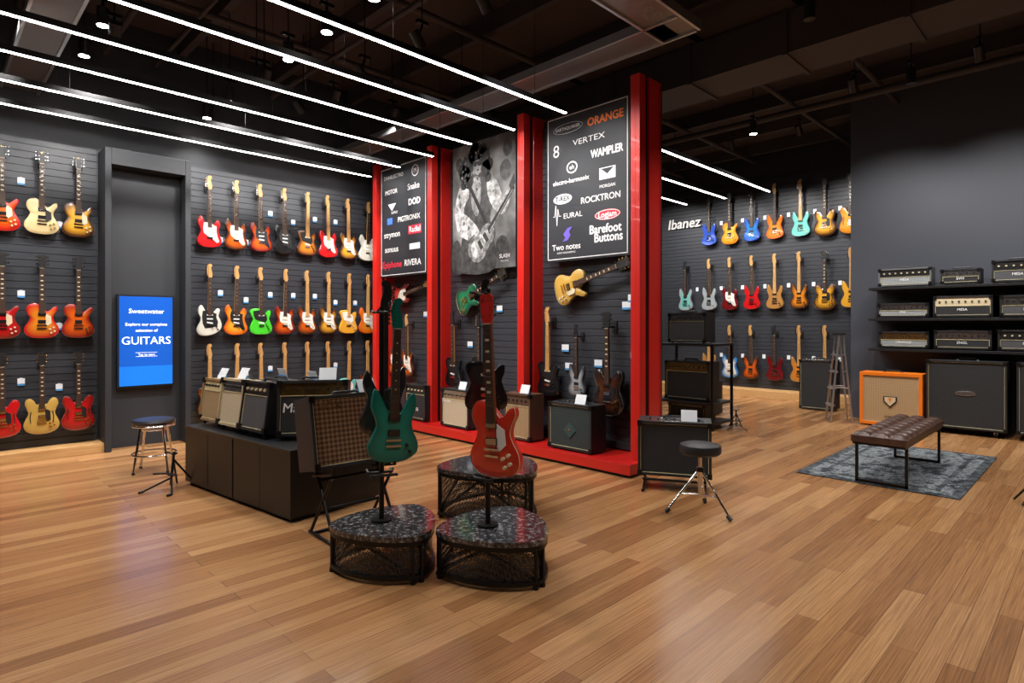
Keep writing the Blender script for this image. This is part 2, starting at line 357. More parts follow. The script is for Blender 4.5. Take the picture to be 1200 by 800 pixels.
def guitar(style,c0,c1=None,guard=None,neck='maple',head=None,M=Matrix(),scale=.92,detail=False,hanger=True,wallgap=.09,hw=None,name='electric_guitar'):
    b=MB(); ol=crom(OUT[style]); n=len(ol); hw=hw or CHROME
    side=paint(c0); top=burst(c0,c1) if c1 else side
    carved=style in('lp','es'); th=.022 if style!='es' else .03
    fy=-th
    rings=[(.95,th,0),(1,th-.007,0),(1,-th+.006,0),(.96,fy,0.02),(.80,fy-(.004 if carved else 0),.32),(.55,fy-(.009 if carved else 0),.66),(.25,fy-(.011 if carved else 0),.95)]
    cz=-.04; vs=[];es=[]
    for s,y,e in rings:
        for x,z in ol: vs.append((x*s,y,cz+(z-cz)*s)); es.append(e)
    def q(k): return [(k*n+i,k*n+(i+1)%n,(k+1)*n+(i+1)%n,(k+1)*n+i) for i in range(n)]
    b.add(vs[:3*n],[tuple(range(n))]+q(0)+q(1),side)
    o=vs[2*n:]; oe=es[2*n:]; f=[]
    for k in range(4): f+=q(k)
    f.append(tuple(range(4*n,5*n))); b.add(o,f,top,oe)
    if carved:
        b.add([(x*1.004,-th+.006,cz+(z-cz)*1.004) for x,z in ol]+[(x*1.004,-th+.001,cz+(z-cz)*1.004) for x,z in ol],[(i,(i+1)%n,n+(i+1)%n,n+i) for i in range(n)],CREAM)
    sy=fy-(.012 if carved else .0)
    G={'strat':[(-.03,.125),(-.075,.12),(-.085,.05),(-.075,-.02),(-.03,-.06),(.04,-.10),(.10,-.155),(.125,-.13),(.10,-.06),(.085,.02),(.09,.08),(.06,.09),(.03,.11)],
       'tele':[(-.03,.14),(-.115,.13),(-.11,.06),(-.08,.0),(0,-.02),(.06,-.04),(.085,0),(.08,.06),(.06,.09),(.03,.11)],
       'lp':[(.033,.06),(.085,.03),(.09,-.05),(.05,-.085),(.033,-.06)],'es':[(.033,.06),(.08,.03),(.085,-.08),(.05,-.10),(.033,-.06)],
       'offset':[(-.03,.13),(-.09,.12),(-.1,.04),(-.09,-.06),(-.06,-.12),(.03,-.11),(.10,-.09),(.11,-.03),(.085,.03),(.09,.08),(.05,.1)]}
    if guard and style in G: b.prism(G[style],sy-.003,sy+.002,guard)
    nw={'maple':MAPLE,'rose':MAPLE,'maho':MAHO,'black':BLK}[neck]; fb={'maple':MAPLE,'rose':ROSE,'maho':ROSE,'black':ROSE}[neck]
    ny=sy-.006
    b.prism([(-.028,.06),(.028,.06),(.021,.59),(-.021,.59)],ny-.006,ny,fb)
    b.prism([(-.027,.07),(.027,.07),(.020,.59),(-.020,.59)],ny,ny+.02,nw)
    b.bx(-.021,.021,ny-.008,ny,.588,.592,CREAM)
    for k in range(1,21 if detail else 13):
        z=.59-.64*(1-2**(-k/12)); ww=.021+.007*(.59-z)/.53
        b.bx(-ww,ww,ny-.0072,ny-.006,z-.001,z+.001,NICK)
    for k in(3,5,7,9,12,15):
        z=.59-.64*(1-2**(-(k-.5)/12)); 
        if neck=='maho' : b.bx(-.012,.012,ny-.0068,ny-.006,z-.006,z+.006,CREAM)
        else: b.cyl((0,ny-.0068,z),(0,ny-.006,z),.004,CREAM if neck!='maple' else BLK,8)
    hm=head or nw
    if style in('lp','es'):
        b.prism([(-.021,.585),(-.036,.62),(-.042,.735),(-.022,.752),(0,.742),(.022,.752),(.042,.735),(.036,.62),(.021,.585)],ny-.004,ny+.010,hm)
        tun=[(sx*.05,.635+.042*i,sx) for sx in(-1,1) for i in range(3)]
        b.text('G',(0,ny-.0045,.715),.03,GOLDM)
    else:
        b.prism(crom([(-.021,.585),(-.034,.615),(-.040,.70),(-.030,.755),(0,.775),(.024,.762),(.022,.738),(.010,.722),(.024,.66),(.030,.62),(.021,.585)],3),ny-.002,ny+.012,hm)
        tun=[(-.048,.622+.024*i,-1) for i in range(6)]
    for x,z,sx in tun:
        b.cyl((x,ny+.006,z),(x-sx*.022,ny+.006,z),.003,hw,6); b.box((x+sx*.004,ny+.006,z),(.012,.008,.015),hw)
        b.cyl((x-sx*.022,ny-.014,z),(x-sx*.022,ny,z),.004,hw,8)
    if style in('lp','es','super'):
        pu=BLK if style=='super' else hw
        for z in(.055,-.035): b.bx(-.036,.036,sy-.009,sy,z-.02,z+.02,BLK); b.bx(-.033,.033,sy-.011,sy-.008,z-.016,z+.016,pu)
        b.bx(-.045,.045,sy-.014,sy,-.083,-.070,hw); b.bx(-.045,.045,sy-.012,sy,-.118,-.106,hw)
        kn=[(.075,-.12),(.11,-.10),(.085,-.165),(.118,-.145)] if style!='super' else [(.08,-.11),(.10,-.15)]
    else:
        for z,r in((.065,0),(.01,0),(-.045,.15)):
            if style=='tele' and z==.01: continue
            b.box((0,sy-.006,z),(.078,.008,.018),(WHITE if guard is not WHITE else CREAM),(0,r,0))
        b.bx(-.038,.038,sy-.01,sy,-.10,-.075,hw)
        kn=[(.07,-.07),(.09,-.10),(.105,-.135)]
    for x,z in kn: b.cyl((x,sy-.018,z),(x,sy,z),.010,CREAM if guard in(CREAM,WHITE) else (GOLDM if carved else BLK),10)
    if style=='es':
        for sx in(-1,1): b.prism([(sx*.10,.03),(sx*.108,.03),(sx*.12,-.04),(sx*.112,-.11),(sx*.104,-.11),(sx*.11,-.04)],fy-.009,fy,BLK)
    if style in('strat','offset'): b.box((.03,sy-.012,-.11),(.006,.006,.06),hw,(0,-.4,0))
    if detail:
        for i in range(6):
            x=-.0175+.007*i; b.cyl((x*1.4,sy-.014,-.076),(x,ny-.010,.59),.0006,NICK,4)
        b.cyl((0,0,-.222 if style!='super' else -.21),(0,0,-.235 if style!='super' else -.222),.006,CHROME,8)
    if hanger:
        b.bx(-.03,.03,wallgap/scale-.012,wallgap/scale,.55,.66,BLK); b.bx(-.008,.008,ny,wallgap/scale-.01,.596,.612,BLK)
        for sx in(-1,1): b.cyl((sx*.03,ny+.005,.60),(sx*.034,ny-.03,.602),.006,BLK,8)
        b.bx(-.034,.034,ny+.016,ny+.028,.595,.61,BLK)
    return b.obj(name,M=M@Matrix.Scale(scale,4))

T=Matrix.Translation
RED=(.50,.008,.010);CHER=(.26,.010,.008);BK=(.008,.008,.009);WHI=(.62,.60,.53);CRM=(.62,.49,.25);AMB=(.62,.20,.015);YEL=(.70,.34,.03);BRN=(.06,.016,.006)
ORA=(.60,.10,.008);GRN=(.06,.55,.03);BLU=(.015,.06,.38);LBL=(.02,.16,.42);SEA=(.13,.45,.40);GLD=(.50,.31,.07);NAT=(.38,.18,.05);DGR=(.008,.13,.10);DRED=(.13,.006,.008);SIL=(.3,.33,.35)
tags=MB(); TAGW=mat('tag_white',(.75,.78,.82),.5); TAGB=mat('tag_blue',(.06,.28,.6),.5)
ROWZ=(2.56,1.46,.46)
left=[
 [('lp',CHER,AMB,None,'maho'),('lp',RED,ORA,CREAM,'maho'),('lp',CRM,None,BLK,'maho'),('lp',BRN,YEL,CREAM,'maho')],
 [('lp',BRN,ORA,CREAM,'maho'),('lp',CHER,RED,CREAM,'maho'),('lp',RED,AMB,CREAM,'maho'),('lp',CHER,ORA,None,'maho')],
 [('es',BRN,ORA,BLK,'maho'),('es',RED,None,BLK,'maho'),('es',GLD,None,BLK,'maho'),('es',CHER,RED,BLK,'maho')]]
right=[
 [('strat',RED,None,WHITE,'rose'),('strat',BRN,ORA,WHITE,'rose'),('strat',DRED,ORA,BLK,'rose'),('strat',BK,None,BLK,'rose'),('tele',BRN,AMB,BLK,'maple'),('strat',RED,None,WHITE,'maple'),('strat',BRN,YEL,WHITE,'maple'),('strat',WHI,None,WHITE,'rose')],
 [('offset',WHI,None,BLK,'rose'),('strat',ORA,YEL,BLK,'rose'),('tele',GRN,None,BLK,'rose'),('strat',DRED,ORA,WHITE,'rose'),('strat',BRN,ORA,WHITE,'maple'),('strat',BRN,YEL,WHITE,'maple'),('tele',YEL,None,WHITE,'maple'),('strat',ORA,AMB,WHITE,'maple')],
 [('tele',BRN,AMB,BLK,'maple'),('strat',WHI,None,WHITE,'maple'),('strat',LBL,None,WHITE,'maple'),('tele',BK,None,WHITE,'maple'),('strat',BRN,AMB,WHITE,'maple'),('strat',BK,None,WHITE,'maple'),('tele',SEA,None,WHITE,'maple'),('strat',BRN,ORA,WHITE,'maple')]]
for r in range(3):
    xs=[.29,.60,.92,1.235]; 
    for x,g_ in zip(xs,left[r]):
        st,c0,c1,gd,nk=g_
        guitar(st,c0,c1,gd,nk,BLK,M=T((x,7.980,ROWZ[r])),hw=GOLDM if r==2 else CHROME,scale=.86 if r==2 else .9)
    for i,g_ in enumerate(right[r]):
        st,c0,c1,gd,nk=g_
        guitar(st,c0,c1,gd,nk,None,M=T((2.58+.321*i,7.980,ROWZ[r]))@Matrix.Rotation(R(random.uniform(-1.5,1.5)),4,'Y'),scale=.9)
    for x in [.44,.76,1.08]+[2.74+.321*i for i in range(7)]:
        z=ROWZ[r]+random.choice([-.12,.22,.30]) 
        tags.bx(x-.03,x+.03,8.055,8.06,z,z+.075,TAGW); tags.bx(x-.03,x+.03,8.054,8.055,z,z+.02,TAGB)
        tags.bx(x-.01,x+.01,8.06,8.070,z+.07,z+.08,TAGW)
far=[
 [(5.95,'super',BLU,None,None,'black'),(5.5,'lp',AMB,YEL,None,'maho'),(5.05,'super',BLU,LBL,None,'black'),(4.6,'super',ORA,AMB,None,'rose'),(4.125,'super',SEA,None,WHITE,'maple'),(3.7,'es',BRN,YEL,BLK,'maho'),(3.27,'es',AMB,YEL,BLK,'maho')],
 [(6.49,'super',SIL,SEA,None,'black'),(5.95,'super',SIL,None,WHITE,'rose'),(5.5,'strat',DRED,None,WHITE,'rose'),(5.05,'super',RED,None,BLK,'rose'),(4.6,'super',NAT,None,None,'maple'),(4.15,'super',BRN,AMB,None,'maple'),(3.7,'es',BRN,YEL,BLK,'maho'),(3.27,'super',YEL,None,None,'maple')],
 [(5.95,'super',NAT,None,None,'maple'),(5.5,'strat',LBL,WHI,WHITE,'rose'),(5.07,'super',BRN,ORA,None,'rose'),(4.6,'super',DRED,None,None,'black'),(4.15,'super',NAT,AMB,None,'maple'),(3.7,'super',NAT,None,None,'maple')]]
for r,zc in enumerate((3.28,1.93,.55)):
    for y,st,c0,c1,gd,nk in far[r]:
        guitar(st,c0,c1,gd,nk,BLK if nk in('black','maho') else None,M=face_x(11.720,y,zc),scale=1.08,wallgap=.1)
        if y>3.5:
            z=zc+.18; tags.bx(11.805,11.81,y-.25,y-.19,z,z+.08,TAGW); tags.bx(11.81,11.820,y-.23,y-.21,z+.07,z+.08,TAGW)
def wg(y,z,tilt=0,x=4.970): return face_x(x,y,z)@Matrix.Rotation(R(tilt),4,'Y')
guitar('tele',BK,None,BLK,'maple',M=wg(4.42,.82),scale=1.0)
guitar('super',(.05,.05,.06),SIL,None,'black',BLK,M=wg(4.02,.80),scale=.78)
guitar('es',BK,BRN,BLK,'maho',BLK,M=wg(3.60,.74),scale=1.05)
guitar('tele',BK,None,BLK,'rose',BLK,M=wg(6.08,.80),scale=1.0)
guitar('strat',BK,None,BLK,'black',BLK,M=wg(5.57,.80),scale=.95)
guitar('strat',BRN,ORA,WHITE,'rose',M=wg(7.12,.85),scale=.9)
guitar('strat',DRED,ORA,WHITE,'rose',M=wg(7.45,.85),scale=.9)
guitar('lp',GLD,(.58,.33,.06),CREAM,'maho',BLK,M=wg(4.08,1.81,74),scale=1.04,hw=GOLDM)
guitar('lp',(.005,.06,.03),(.008,.16,.07),None,'maho',BLK,M=wg(5.77,1.73,66),scale=1.02,hw=GOLDM)
guitar('strat',DRED,(.4,.05,.03),WHITE,'rose',M=wg(7.25,1.82,78),scale=.95)
for y,z in((3.45,1.55),(3.38,1.62),(4.2,.9),(4.25,1.1),(3.8,.95),(5.3,1.55),(5.85,1.1),(6.8,1.5),(3.35,1.05),(6.6,1.3)):
    tags.bx(5.045,5.05,y-.05,y+.05,z,z+.08,TAGW); tags.bx(5.044,5.045,y-.05,y+.05,z,z+.02,TAGB); tags.bx(5.05,5.063,y-.01,y+.01,z+.06,z+.07,TAGW)
tags.obj('price_tags',smooth=False)
b=MB(); b.text('Ibanez',(0,0,0),.30,WHITE,slant=.15,bold=.02); 
for dx in(-.3,0,.3): b.bx(dx-.01,dx+.01,0,.05,-.05,.0,BLK)
b.obj('brand_sign',M=face_x(11.77,6.56,3.58),smooth=False)

# ---------------- amplifiers
def grille(kind):
    D={'tan':((.26,.17,.085),(.42,.29,.15),90),'cream':((.44,.36,.24),(.56,.48,.34),90),'black':((.010,.010,.011),(.028,.028,.030),110),'grey':((.045,.045,.05),(.10,.10,.11),110),
       'diamond':((.09,.035,.014),(.27,.15,.070),46),'silver':((.18,.2,.21),(.36,.38,.39),90),'teal':((.01,.018,.018),(.035,.05,.05),70),'weave':((.34,.21,.10),(.50,.34,.18),70)}
    a,c,s=D[kind]
    return rampmat('grille_'+kind,[(.4,a),(.6,c)],'checker',.8,scale=s,bump=.3)
TX={'black':TOLEX,'tan':mat('tan_tolex',(.30,.19,.09),.6,bump=.3),'cream':mat('cream_tolex',(.46,.37,.23),.6,bump=.3),'orange':mat('orange_tolex',(.85,.20,.008),.45,bump=.3),
    'grey':mat('grey_tolex',(.12,.12,.125),.6,bump=.3),'brown':mat('brown_tolex',(.09,.045,.025),.6,bump=.3)}
def amp(w,d,h,M,tolex='black',gr='black',panel='front',pcol=None,logo=None,lcol=None,lpos=(0,.5),lsize=.06,tilt=0,name='guitar_amplifier',tag=False,badge=None,corners=True,feet=True,split=.22,t=.02,plate=False):
    b=MB(); X=TX[tolex]
    b.bx(-w/2,w/2,0,d,h-t,h,X); b.bx(-w/2,w/2,0,d,0.0,t,X); b.bx(-w/2,-w/2+t,0,d,t,h-t,X); b.bx(w/2-t,w/2,0,d,t,h-t,X)
    b.bx(-w/2+t,w/2-t,d-.02,d-.008,t,h-t,X)
    ph=0
    if panel=='front':
        ph=h*split if h>.3 else h*.40
        b.bx(-w/2+t,w/2-t,.012,.05,h-t-ph,h-t,pcol or BLK)
        n=max(5,int(w/.075))
        for i in range(n):
            x=-w/2+.07+(w-.14)*i/(n-1); b.cyl((x,-.004,h-t-ph*.5),(x,.014,h-t-ph*.5),.011,(CREAM if pcol is BLK or pcol is None else BLK),10)
            b.bx(x-.001,x+.001,-.005,-.003,h-t-ph*.5,h-t-ph*.5+.01,BLK)
    elif panel=='top':
        b.bx(-w/2+.06,w/2-.06,.03,.13,h-.002,h+.003,pcol or NICK)
        for i in range(7): 
            x=-w/2+.10+(w-.2)*i/6; b.cyl((x,.08,h+.003),(x,.08,h+.02),.010,BLK,10)
    b.bx(-w/2+t,w/2-t,.014,.03,t,h-t-ph,grille(gr))
    pz=h-t-ph
    for z in(t+.004,pz-.004): b.bx(-w/2+t,w/2-t,.008,.014,z-.002,z+.002,PYEL)
    for x in(-w/2+t+.004,w/2-t-.004): b.bx(x-.002,x+.002,.008,.014,t,pz,PYEL)
    if corners:
        for sx in(-1,1):
            for z in(.02,h-.02):
                b.box((sx*(w/2-.016),.014,z),(.040,.036,.046),BLKM)
    b.tube([(-.10,d/2,h),(-.085,d/2,h+.025),(.085,d/2,h+.025),(.10,d/2,h)],.009,BLK,8)
    for sx in(-1,1): b.box((sx*.105,d/2,h+.004),(.03,.022,.008),NICK)
    if feet:
        for sx in(-1,1):
            for y in(.04,d-.04):
                L_=.015+(max(0,d-y)-.04)*math.sin(R(-tilt)) if tilt else .015
                b.cyl((sx*(w/2-.05),y,-max(.012,L_)),(sx*(w/2-.05),y,0),.013,BLK,10)
    if plate: b.prism([(lpos[0]*w+.11*math.cos(a*.5236),lpos[1]*h+.032*math.sin(a*.5236)) for a in range(12)],.008,.014,NICK); b.text(logo,(0,.006,lpos[1]*h),lsize,BLK)
    elif logo: b.text(logo,(lpos[0]*w,.006,lpos[1]*h),lsize,lcol or WHTXT,slant=.1,bold=.01) 
    if badge: b.box((0,.010,h*.42),(badge*.8,.008,badge*.8),mat('teal_badge',(.03,.07,.07),.4),(0,R(45),0)); b.text('+',(0,.004,h*.42),badge*.8,NICK)
    if tag:
        b.box((w*.2,.05,h+.05),(.13,.004,.10),TAGW,(-.35,0,0)); b.box((w*.2,.052,h+.02),(.131,.006,.03),TAGB,(-.35,0,0))
    return b.obj(name,M=M@Matrix.Rotation(R(tilt),4,'X'),bevel=.004,smooth=False)
def place(x,y,z,rz): return T((x,y,z))@Matrix.Rotation(R(rz),4,'Z')
amp(.44,.24,.46,place(4.66,6.52,.141,-90),'black','black',logo='BOSS',lpos=(0,.3))
amp(.52,.24,.46,place(4.66,5.70,.141,-90),'black','cream',pcol=NICK,logo='Fender',lpos=(-.3,.68),tag=True)
amp(.40,.22,.50,place(4.66,4.62,.141,-90),'brown','tan',pcol=TX['brown'],tag=True)
amp(.56,.24,.46,place(4.64,3.86,.141,-90),'black','teal',panel='top',badge=.14,tag=True)
amp(.60,.30,.46,place(4.50,2.60,.12,-62),'black','black',panel='top',tag=True,corners=True)
def ampstand(M,w=.4,hz=.12,name='amp_stand'):
    b=MB()
    for sx in(-1,1):
        b.tube([(sx*w/2,-.1,.012),(sx*w/2,.32,.012)],.012,BLKM); b.tube([(sx*w/2,-.02,.012),(sx*w/2,.22,hz-.028)],.01,BLKM); b.tube([(sx*w/2,.22,.012),(sx*w/2,-.02,hz-.028)],.01,BLKM)
    b.tube([(-w/2,.1,hz/2),(w/2,.1,hz/2)],.01,BLKM)
    for y in(-.02,.22): b.tube([(-w/2,y,hz-.026),(w/2,y,hz-.026)],.010,BLKM)
    b.obj(name,M=M)
ampstand(place(4.50,2.60,0,-62),.5,.12)

rot=6.5
I=place(1.85,4.07,0,rot)
b=MB()
b.bx(0,.80,0,.82,.03,.50,BLK); b.bx(0,.80,.84,1.68,.03,.50,BLK); b.bx(.03,.77,.03,1.65,0,.03,BLKM)
b.bx(-.004,.804,-.004,1.684,.50,.515,mat('island_top',(.02,.02,.021),.35))
for y in(.42,1.26): b.bx(-.002,0,y-.001,y+.001,.05,.48,BLKM)
b.obj('amp_display_island',M=I,bevel=.003,smooth=False)
def onI(x,y,rz,z=.532): return I@T((x,y,z))@Matrix.Rotation(R(rz),4,'Z')
amp(.36,.22,.37,onI(.10,1.48,-90,.560),'tan','tan',pcol=PYEL,tilt=-7,tag=True)
amp(.38,.24,.39,onI(.08,1.09,-90,.562),'cream','cream',pcol=NICK,tilt=-7,tag=True)
amp(.40,.24,.39,onI(.07,.69,-90,.564),'black','grey',pcol=BLK,tilt=-8)
amp(.52,.22,.42,onI(.30,.20,-42,.552),'black','black',pcol=GOLDM,logo='Marshall',lpos=(-.1,.5),lsize=.10,tag=True,tilt=-5)
amp(.42,.22,.36,onI(.77,.75,90),'black','tan',pcol=NICK,tag=True)
amp(.42,.22,.36,onI(.77,1.25,90),'black','silver',pcol=NICK,tag=True)
V=place(2.07,3.50,0,-3)
amp(.62,.26,.47,V@T((0,0,.48)),'black','diamond',panel='none',logo='VOX',lpos=(-.28,.86),lsize=.075,lcol=GOLDM,tilt=-12,tag=True,feet=False)
b=MB()
for sx in(-1,1):
    b.tube([(sx*.22,-.12,.01),(sx*.22,.30,.012)],.012,BLKM)
    b.tube([(sx*.22,-.08,.015),(sx*.22,.42,.80)],.011,BLKM); b.tube([(sx*.22,.28,.015),(sx*.22,-.03,.42)],.011,BLKM); b.tube([(sx*.22,-.05,.455),(sx*.22,.24,.395)],.011,BLKM)
    b.tube([(sx*.22,-.06,.45),(sx*.22,-.07,.51)],.01,BLKM)
b.tube([(-.22,.14,.38),(.22,.14,.38)],.01,BLKM); b.tube([(-.22,.1,.2),(.22,.1,.2)],.01,BLKM); b.tube([(-.22,.25,.012),(.22,.25,.012)],.01,BLKM)
b.obj('amp_stand',M=V)

# ---------------- pedestals + guitar display stands
def pick(R0,th0,s=1,n=60,e=.105):
    out=[]
    for i in range(n):
        t=2*math.pi*i/n; u=3*(t-R(th0))
        h_=R0*s*(1+e*math.cos(u)); dh=-3*R0*s*e*math.sin(u)
        out.append((h_*math.cos(t)-dh*math.sin(t),h_*math.sin(t)+dh*math.cos(t)))
    return out
def meshmat():
    m=bpy.data.materials.new('expanded_metal_mesh'); N,L=nt(m); b=N['Principled BSDF']
    b.inputs['Base Color'].default_value=(.045,.045,.047,1); b.inputs['Roughness'].default_value=.4; b.inputs['Metallic'].default_value=.5
    tc=N.new('ShaderNodeTexCoord'); mp=N.new('ShaderNodeMapping'); mp.inputs['Rotation'].default_value=(R(45),R(0),R(45)); c=N.new('ShaderNodeTexChecker'); c.inputs['Scale'].default_value=80
    L.new(tc.outputs['Object'],mp.inputs['Vector']); L.new(mp.outputs['Vector'],c.inputs['Vector'])
    mt=N.new('ShaderNodeMath'); mt.operation='MULTIPLY'; mt.inputs[1].default_value=.75; L.new(c.outputs['Fac'],mt.inputs[0])
    tr=N.new('ShaderNodeBsdfTransparent'); mx=N.new('ShaderNodeMixShader'); L.new(mt.outputs[0],mx.inputs[0]); L.new(b.outputs[0],mx.inputs[1]); L.new(tr.outputs[0],mx.inputs[2])
    L.new(mx.outputs[0],N['Material Output'].inputs['Surface']); return m
MESH=meshmat()
def pedestal(x,y,h,R0,th0):
    b=MB()
    b.hprism(pick(R0,th0),h-.028,h,GRANITE)
    b.hprism(pick(R0,th0,.985),h-.055,h-.028,BLKM)
    b.hprism(pick(R0,th0,.93),.04,h-.055,MESH,cap=False)
    P=pick(R0,th0,.96); n=len(P)
    for a,c in zip(P,P[1:]+P[:1]): b.box(((a[0]+c[0])/2,(a[1]+c[1])/2,.035),((Vector(a)-Vector(c)).length+.006,.016,.022),BLKM,(0,0,math.atan2(c[1]-a[1],c[0]-a[0])))
    idx=[int(round((th0+120*k)%360/360*n))%n for k in range(3)]
    for i in [(idx[k]+dd)%n for k in range(3) for dd in(-3,3)]:
        b.cyl((P[i][0],P[i][1],.012),(P[i][0],P[i][1],h-.05),.011,BLKM,6); b.cyl((P[i][0],P[i][1],0),(P[i][0],P[i][1],.02),.016,BLKM,8)
    for k in range(3):
        a=P[(idx[k]+3)%n]; c=P[(idx[(k+1)%3]-3)%n]; mid=(P[(idx[k]+10)%n])
        q=.90
        b.cyl((a[0]*.97,a[1]*.97,.05),(mid[0]*q,mid[1]*q,h-.06),.010,BLKM,6); b.cyl((c[0]*.97,c[1]*.97,.05),(mid[0]*q,mid[1]*q,h-.06),.010,BLKM,6)
    b.obj('pedestal',loc=(x,y,0))
pedestal(1.94,2.97,.26,.300,-93)
pedestal(2.34,2.48,.26,.315,-90)
pedestal(3.04,3.28,.36,.37,-90)
def gstand(x,y,z0,top,rz,heads=(0,180)):
    b=MB(); b.cyl((0,0,0),(0,0,.012),.06,BLKM,20); b.cyl((0,0,.01),(0,0,top),.015,BLKM,12)
    for a in heads:
        b.M=Matrix.Rotation(R(a),4,'Z')
        b.tube([(0,0,top-.04),(0,-.04,top-.03)],.009,BLKM)
        for sx in(-1,1): b.tube([(0,-.04,top-.03),(sx*.038,-.045,top-.03),(sx*.038,-.11,top-.022)],.007,BLK)
        b.tube([(0,0,.28),(0,-.04,.27)],.008,BLKM)
        for sx in(-1,1): b.tube([(0,-.04,.27),(sx*.07,-.045,.27),(sx*.07,-.09,.28)],.008,BLK)
    b.M=Matrix()
    b.obj('guitar_display_stand',M=place(x,y,z0+.001,rz))
def hang(x,y,rz,zc,sc,style,c0,c1,gd,nk,hd,flip=0,roll=0,**k):
    guitar(style,c0,c1,gd,nk,hd,M=place(x,y,0,rz+flip)@T((0,-.075,zc))@Matrix.Rotation(R(roll),4,'Y'),scale=sc,detail=True,hanger=False,**k)
gstand(1.91,3.00,.26,1.24,-22)
hang(1.955,2.975,-22,.815,.95,'super',DGR,(.012,.22,.16),None,'black',paint(DGR),roll=2)
hang(1.95,3.01,-22,.93,.95,'super',(.02,.02,.022),(.10,.012,.010),None,'black',BLK,flip=180,roll=-1)
gstand(2.29,2.50,.26,1.34,-82,(0,))
hang(2.355,2.44,-80,.79,1.04,'lp',(.62,.034,.015),None,WHITE,'maho',mat('red_headstock',(.50,.02,.015),.25,coat=.5),roll=-2.5)
gstand(3.0,3.3,.36,1.24,-40)
hang(3.0,3.3,-40,.97,.98,'tele',BK,None,BLK,'rose',BLK)

# ---------------- drum throne
b=MB()
b.lathe([(0,.43),(.135,.43),(.15,.445),(.152,.48),(.145,.50),(.12,.508),(0,.510)],mat('black_vinyl',(.02,.02,.022),.4))
b.cyl((0,0,.12),(0,0,.43),.014,CHROME); b.cyl((0,0,.20),(0,0,.33),.02,CHROME); b.cyl((0,0,.30),(0,0,.33),.028,BLKM)
for k in range(3):
    a=R(-100+120*k); c,s_=math.cos(a),math.sin(a)
    b.tube([(0.02*c,.02*s_,.30),(.25*c,.25*s_,.02)],.009,CHROME); b.tube([(.02*c,.02*s_,.13),(.15*c,.15*s_,.14)],.007,CHROME)
    b.cyl((.235*c,.235*s_,.03),(.265*c,.265*s_,.006),.016,BLK)
b.obj('drum_throne',loc=(4.13,2.17,.006))
# ---------------- bar stool
b=MB()
b.lathe([(0,.43),(.165,.43),(.175,.44),(.175,.455)],CHROME); b.lathe([(0,.455),(.178,.455),(.185,.475),(.175,.495),(.12,.505),(0,.507)],mat('black_vinyl',(.02,.02,.022),.4))
b.ring((0,0,.44),.176,.008,CHROME); b.ring((0,0,.17),.185,.009,CHROME); b.ring((0,0,.40),.10,.01,CHROME)
for k in range(4):
    a=R(20+90*k); c,s_=math.cos(a),math.sin(a)
    b.tube([(.13*c,.13*s_,.43),(.20*c,.20*s_,.012)],.012,CHROME); b.cyl((.20*c,.20*s_,0),(.20*c,.20*s_,.02),.015,BLK)
b.obj('bar_stool',loc=(1.60,6.48,0))
# ---------------- folding guitar stands
def fstand(x,y,rz,s=1):
    b=MB()
    b.tube([(0,.02,.05),(0,.06,.36)],.012,BLKM)
    for sx in(-1,1):
        b.tube([(0,.03,.12),(sx*.17,-.14,.012)],.010,BLKM); b.tube([(sx*.17,-.14,.012),(sx*.17,-.19,.012)],.013,BLK)
        b.tube([(0,.05,.30),(sx*.12,.22,.012)],.010,BLKM)
        b.tube([(0,.02,.16),(sx*.09,-.0,.16),(sx*.09,-.10,.18)],.009,BLK)
        b.tube([(0,.06,.34),(sx*.045,.05,.36),(sx*.045,.0,.375)],.009,BLK)
    b.obj('guitar_floor_stand',M=place(x,y,0,rz)@Matrix.Scale(s,4))
fstand(1.50,5.62,-60,.85); fstand(6.16,.36,20,.8); fstand(7.75,3.55,-60,.7)

# ---------------- bench and rug
LEA=rampmat('brown_leather',[(.35,(.050,.022,.015)),(.65,(.095,.045,.029))],'noise',.4,scale=14,bump=.15)
b=MB(); x0,x1,y0,y1=5.82,7.35,1.21,1.63
nx,ny=9*6,3*6; vs=[];fs=[]
for i in range(nx+1):
    for j in range(ny+1):
        u=i/nx;v=j/ny
        cx=abs(math.sin(u*9*math.pi)); cy=abs(math.sin(v*3*math.pi))
        e=min(u*(x1-x0),(1-u)*(x1-x0),v*(y1-y0),(1-v)*(y1-y0)); edge=min(1,e/.03)
        vs.append((x0+u*(x1-x0),y0+v*(y1-y0),.445+.030*(cx*cy)**.4*1.0+.012*edge-.022))
for i in range(nx):
    for j in range(ny):
        a=i*(ny+1)+j; fs.append((a,a+ny+1,a+ny+2,a+1))
b.add(vs,fs,LEA); b.bx(x0,x1,y0,y1,.375,.432,LEA); b.bx(x0+.01,x1-.01,y0+.01,y1-.01,.355,.376,BLKM)
for x in(x0+.10,x1-.10):
    b.bx(x-.011,x+.011,y0+.01,y0+.032,.012,.36,BLKM); b.bx(x-.011,x+.011,y1-.032,y1-.01,.012,.36,BLKM); b.bx(x-.011,x+.011,y0+.01,y1-.01,.012,.034,BLKM)
b.obj('tufted_leather_bench')
RUG=rampmat('distressed_rug',[(.42,(.014,.019,.028)),(.48,(.05,.062,.075)),(.53,(.30,.33,.34)),(.58,(.07,.085,.095))],'noise',.95,scale=4.5,detail_rough=.88,bump=.5)
RUGD=rampmat('rug_border',[(.45,(.014,.018,.026)),(.60,(.12,.135,.145))],'noise',.95,scale=9,detail_rough=.8,bump=.5)
b=MB(); b.bx(5.88,8.02,.86,2.12,0.001,.009,RUGD); b.bx(5.95,7.95,.93,2.05,.009,.010,RUG); b.bx(6.04,7.86,1.02,1.96,.010,.0104,RUGD); b.bx(6.08,7.82,1.06,1.92,.0104,.011,RUG)
b.obj('area_rug',smooth=False)

